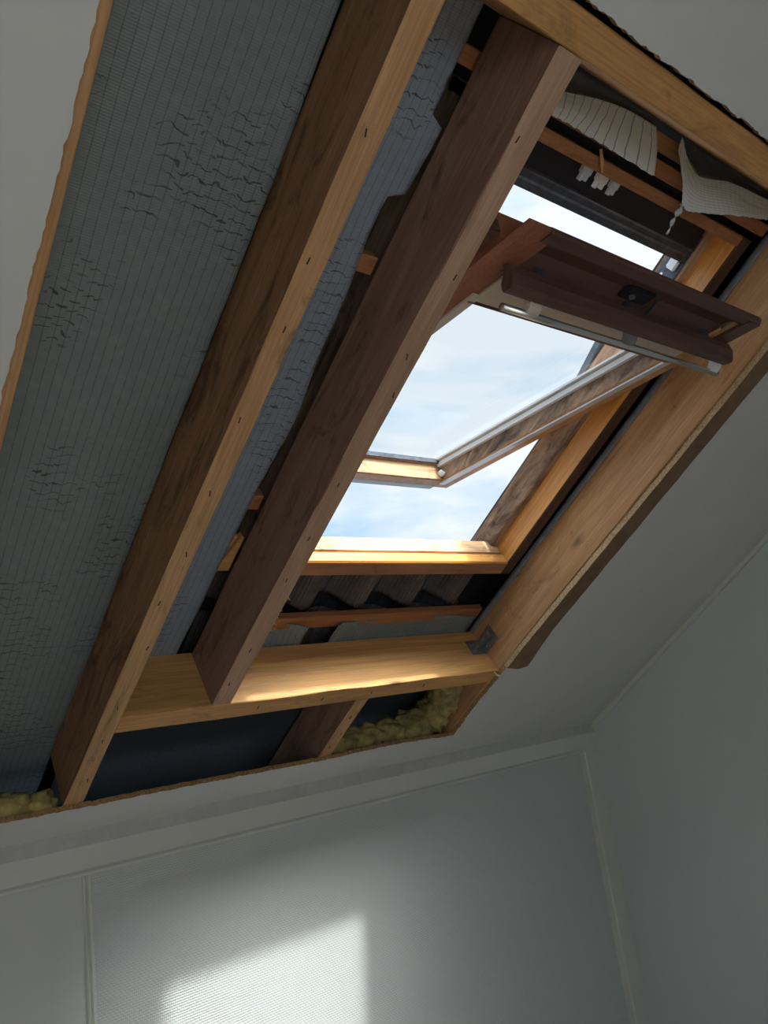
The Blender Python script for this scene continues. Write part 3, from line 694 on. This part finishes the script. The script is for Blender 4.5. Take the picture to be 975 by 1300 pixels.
def fold(ctrl, parent, seed):
    bm = B(); P = []
    for i in range(9):
        P.append([])
        for j in range(31):
            n = len(ctrl[0]) - 1; s_ = min(j / 30 * n, n - 1e-6); k = int(s_); f = s_ - k
            a = Vector(ctrl[0][k]).lerp(Vector(ctrl[0][k + 1]), f); b = Vector(ctrl[1][k]).lerp(Vector(ctrl[1][k + 1]), f)
            q = a.lerp(b, i / 8); P[-1].append((q.x, -q.y, q.z + .006 * math.sin(pi * i / 8) + .002 * noise.noise(Vector((j * .3, i * .4, seed)))))
    sheet(bm, P); o = put('upper_fold', bm, 'greyfold', parent, ROOF, smooth=True); solid(o, .001); o['label'] = 'dark grey upper face of the flap'
fold([[(1.0, .072, .168), (1.1, .072, .168), (1.2, .073, .168), (1.28, .073, .168), (1.335, .073, .168)],
      [(1.0, .022, .156), (1.066, .031, .156), (1.148, .049, .156), (1.232, .060, .156), (1.323, .062, .156)]], f1, 1)
f2 = flapsheet([[(1.412, .072, .158), (1.417, .066, .152), (1.448, .046, .147), (1.513, .029, .145), (1.621, .050, .145), (1.773, .060, .147), (1.885, .066, .150)],
                [(1.413, .055, .152), (1.440, .030, .142), (1.470, .015, .132), (1.530, .005, .132), (1.640, .025, .133), (1.775, .040, .138), (1.885, .052, .145)],
                [(1.416, .048, .150), (1.463, .006, .135), (1.480, -.034, .110), (1.546, -.028, .112), (1.667, .000, .116), (1.78, .022, .124), (1.885, .042, .130)]],
               'right hanging flap of pale blue-striped underlay, folded and torn at its corner', nu=60, seed=5, swap=True)
fold([[(1.43, .073, .170), (1.46, .073, .170), (1.52, .073, .170), (1.62, .073, .170), (1.77, .073, .170), (1.884, .073, .170)],
      [(1.417, .066, .153), (1.448, .046, .148), (1.513, .029, .146), (1.621, .050, .146), (1.773, .060, .148), (1.884, .066, .151)]], f2, 2)
# twisted torn tail at the flap's corner
bm = B(); pts = []; 
P = []
a0 = Vector((1.470, .032, .109)); a1 = Vector((1.486, .095, .112))
for i in range(19):
    t = i / 18; c = a0.lerp(a1, t) + Vector((.002 * math.sin(t * 9), 0, 0)); an = t * 9; wd = .008 * (1 - .75 * t)
    dd = Vector((math.cos(an), math.sin(an) * .4, math.sin(an))) * wd; P.append([tuple(c - dd), tuple(c), tuple(c + dd)])
sheet(bm, P, uv=True); o = put('torn_tail', bm, 'flap', f2, ROOF, smooth=True, recalc=False); solid(o, .001)
# splinter hanging from the batten
bm = B(); tube(bm, [(1.235, .018, .168), (1.248, .035, .160), (1.262, .052, .157)], .003, 6, [.003, .0035, .0015])
o = put('wood_splinter', bm, 'pine_x', frame=ROOF, origin=(1.235, .018, .168)); tag(o, 'pale wood splinter hanging below the thin batten', 'splinter')

# ================================================================== OUTSIDE
def ray_w(x, y):
    q = Vector((x - 487.5, y - 650, 982.83)); d = cols[0] * q.x + cols[1] * q.y + cols[2] * q.z; return d.normalized()
nb = empty('neighbouring_house', WORLD, (9.5, 4.75, -CZ - 2)); tag(nb, 'grey slate roof of a neighbouring house seen through the glass', 'house')
def tri_house():
    bm = B(); x0, x1 = 9.0, 14.0
    prof = [(4.75, 5.11), (6.22, 3.816), (6.16, 3.75), (4.75, 4.98), (3.0, 3.45), (2.95, 3.52)]
    prism_x(bm, prof, x0, x1); put('roof_slope', bm, 'slate', nb, WORLD)
    bm = B(); prism_x(bm, [(5.95, 3.93), (5.95, -3.4), (3.1, -3.4), (3.1, 3.53), (4.75, 4.99)], x0 + .15, x1); put('house_wall', bm, 'brick', nb, WORLD)
tri_house()

for o in bpy.data.objects:
    for k in ('_o', '_f'):
        if k in o: del o[k]
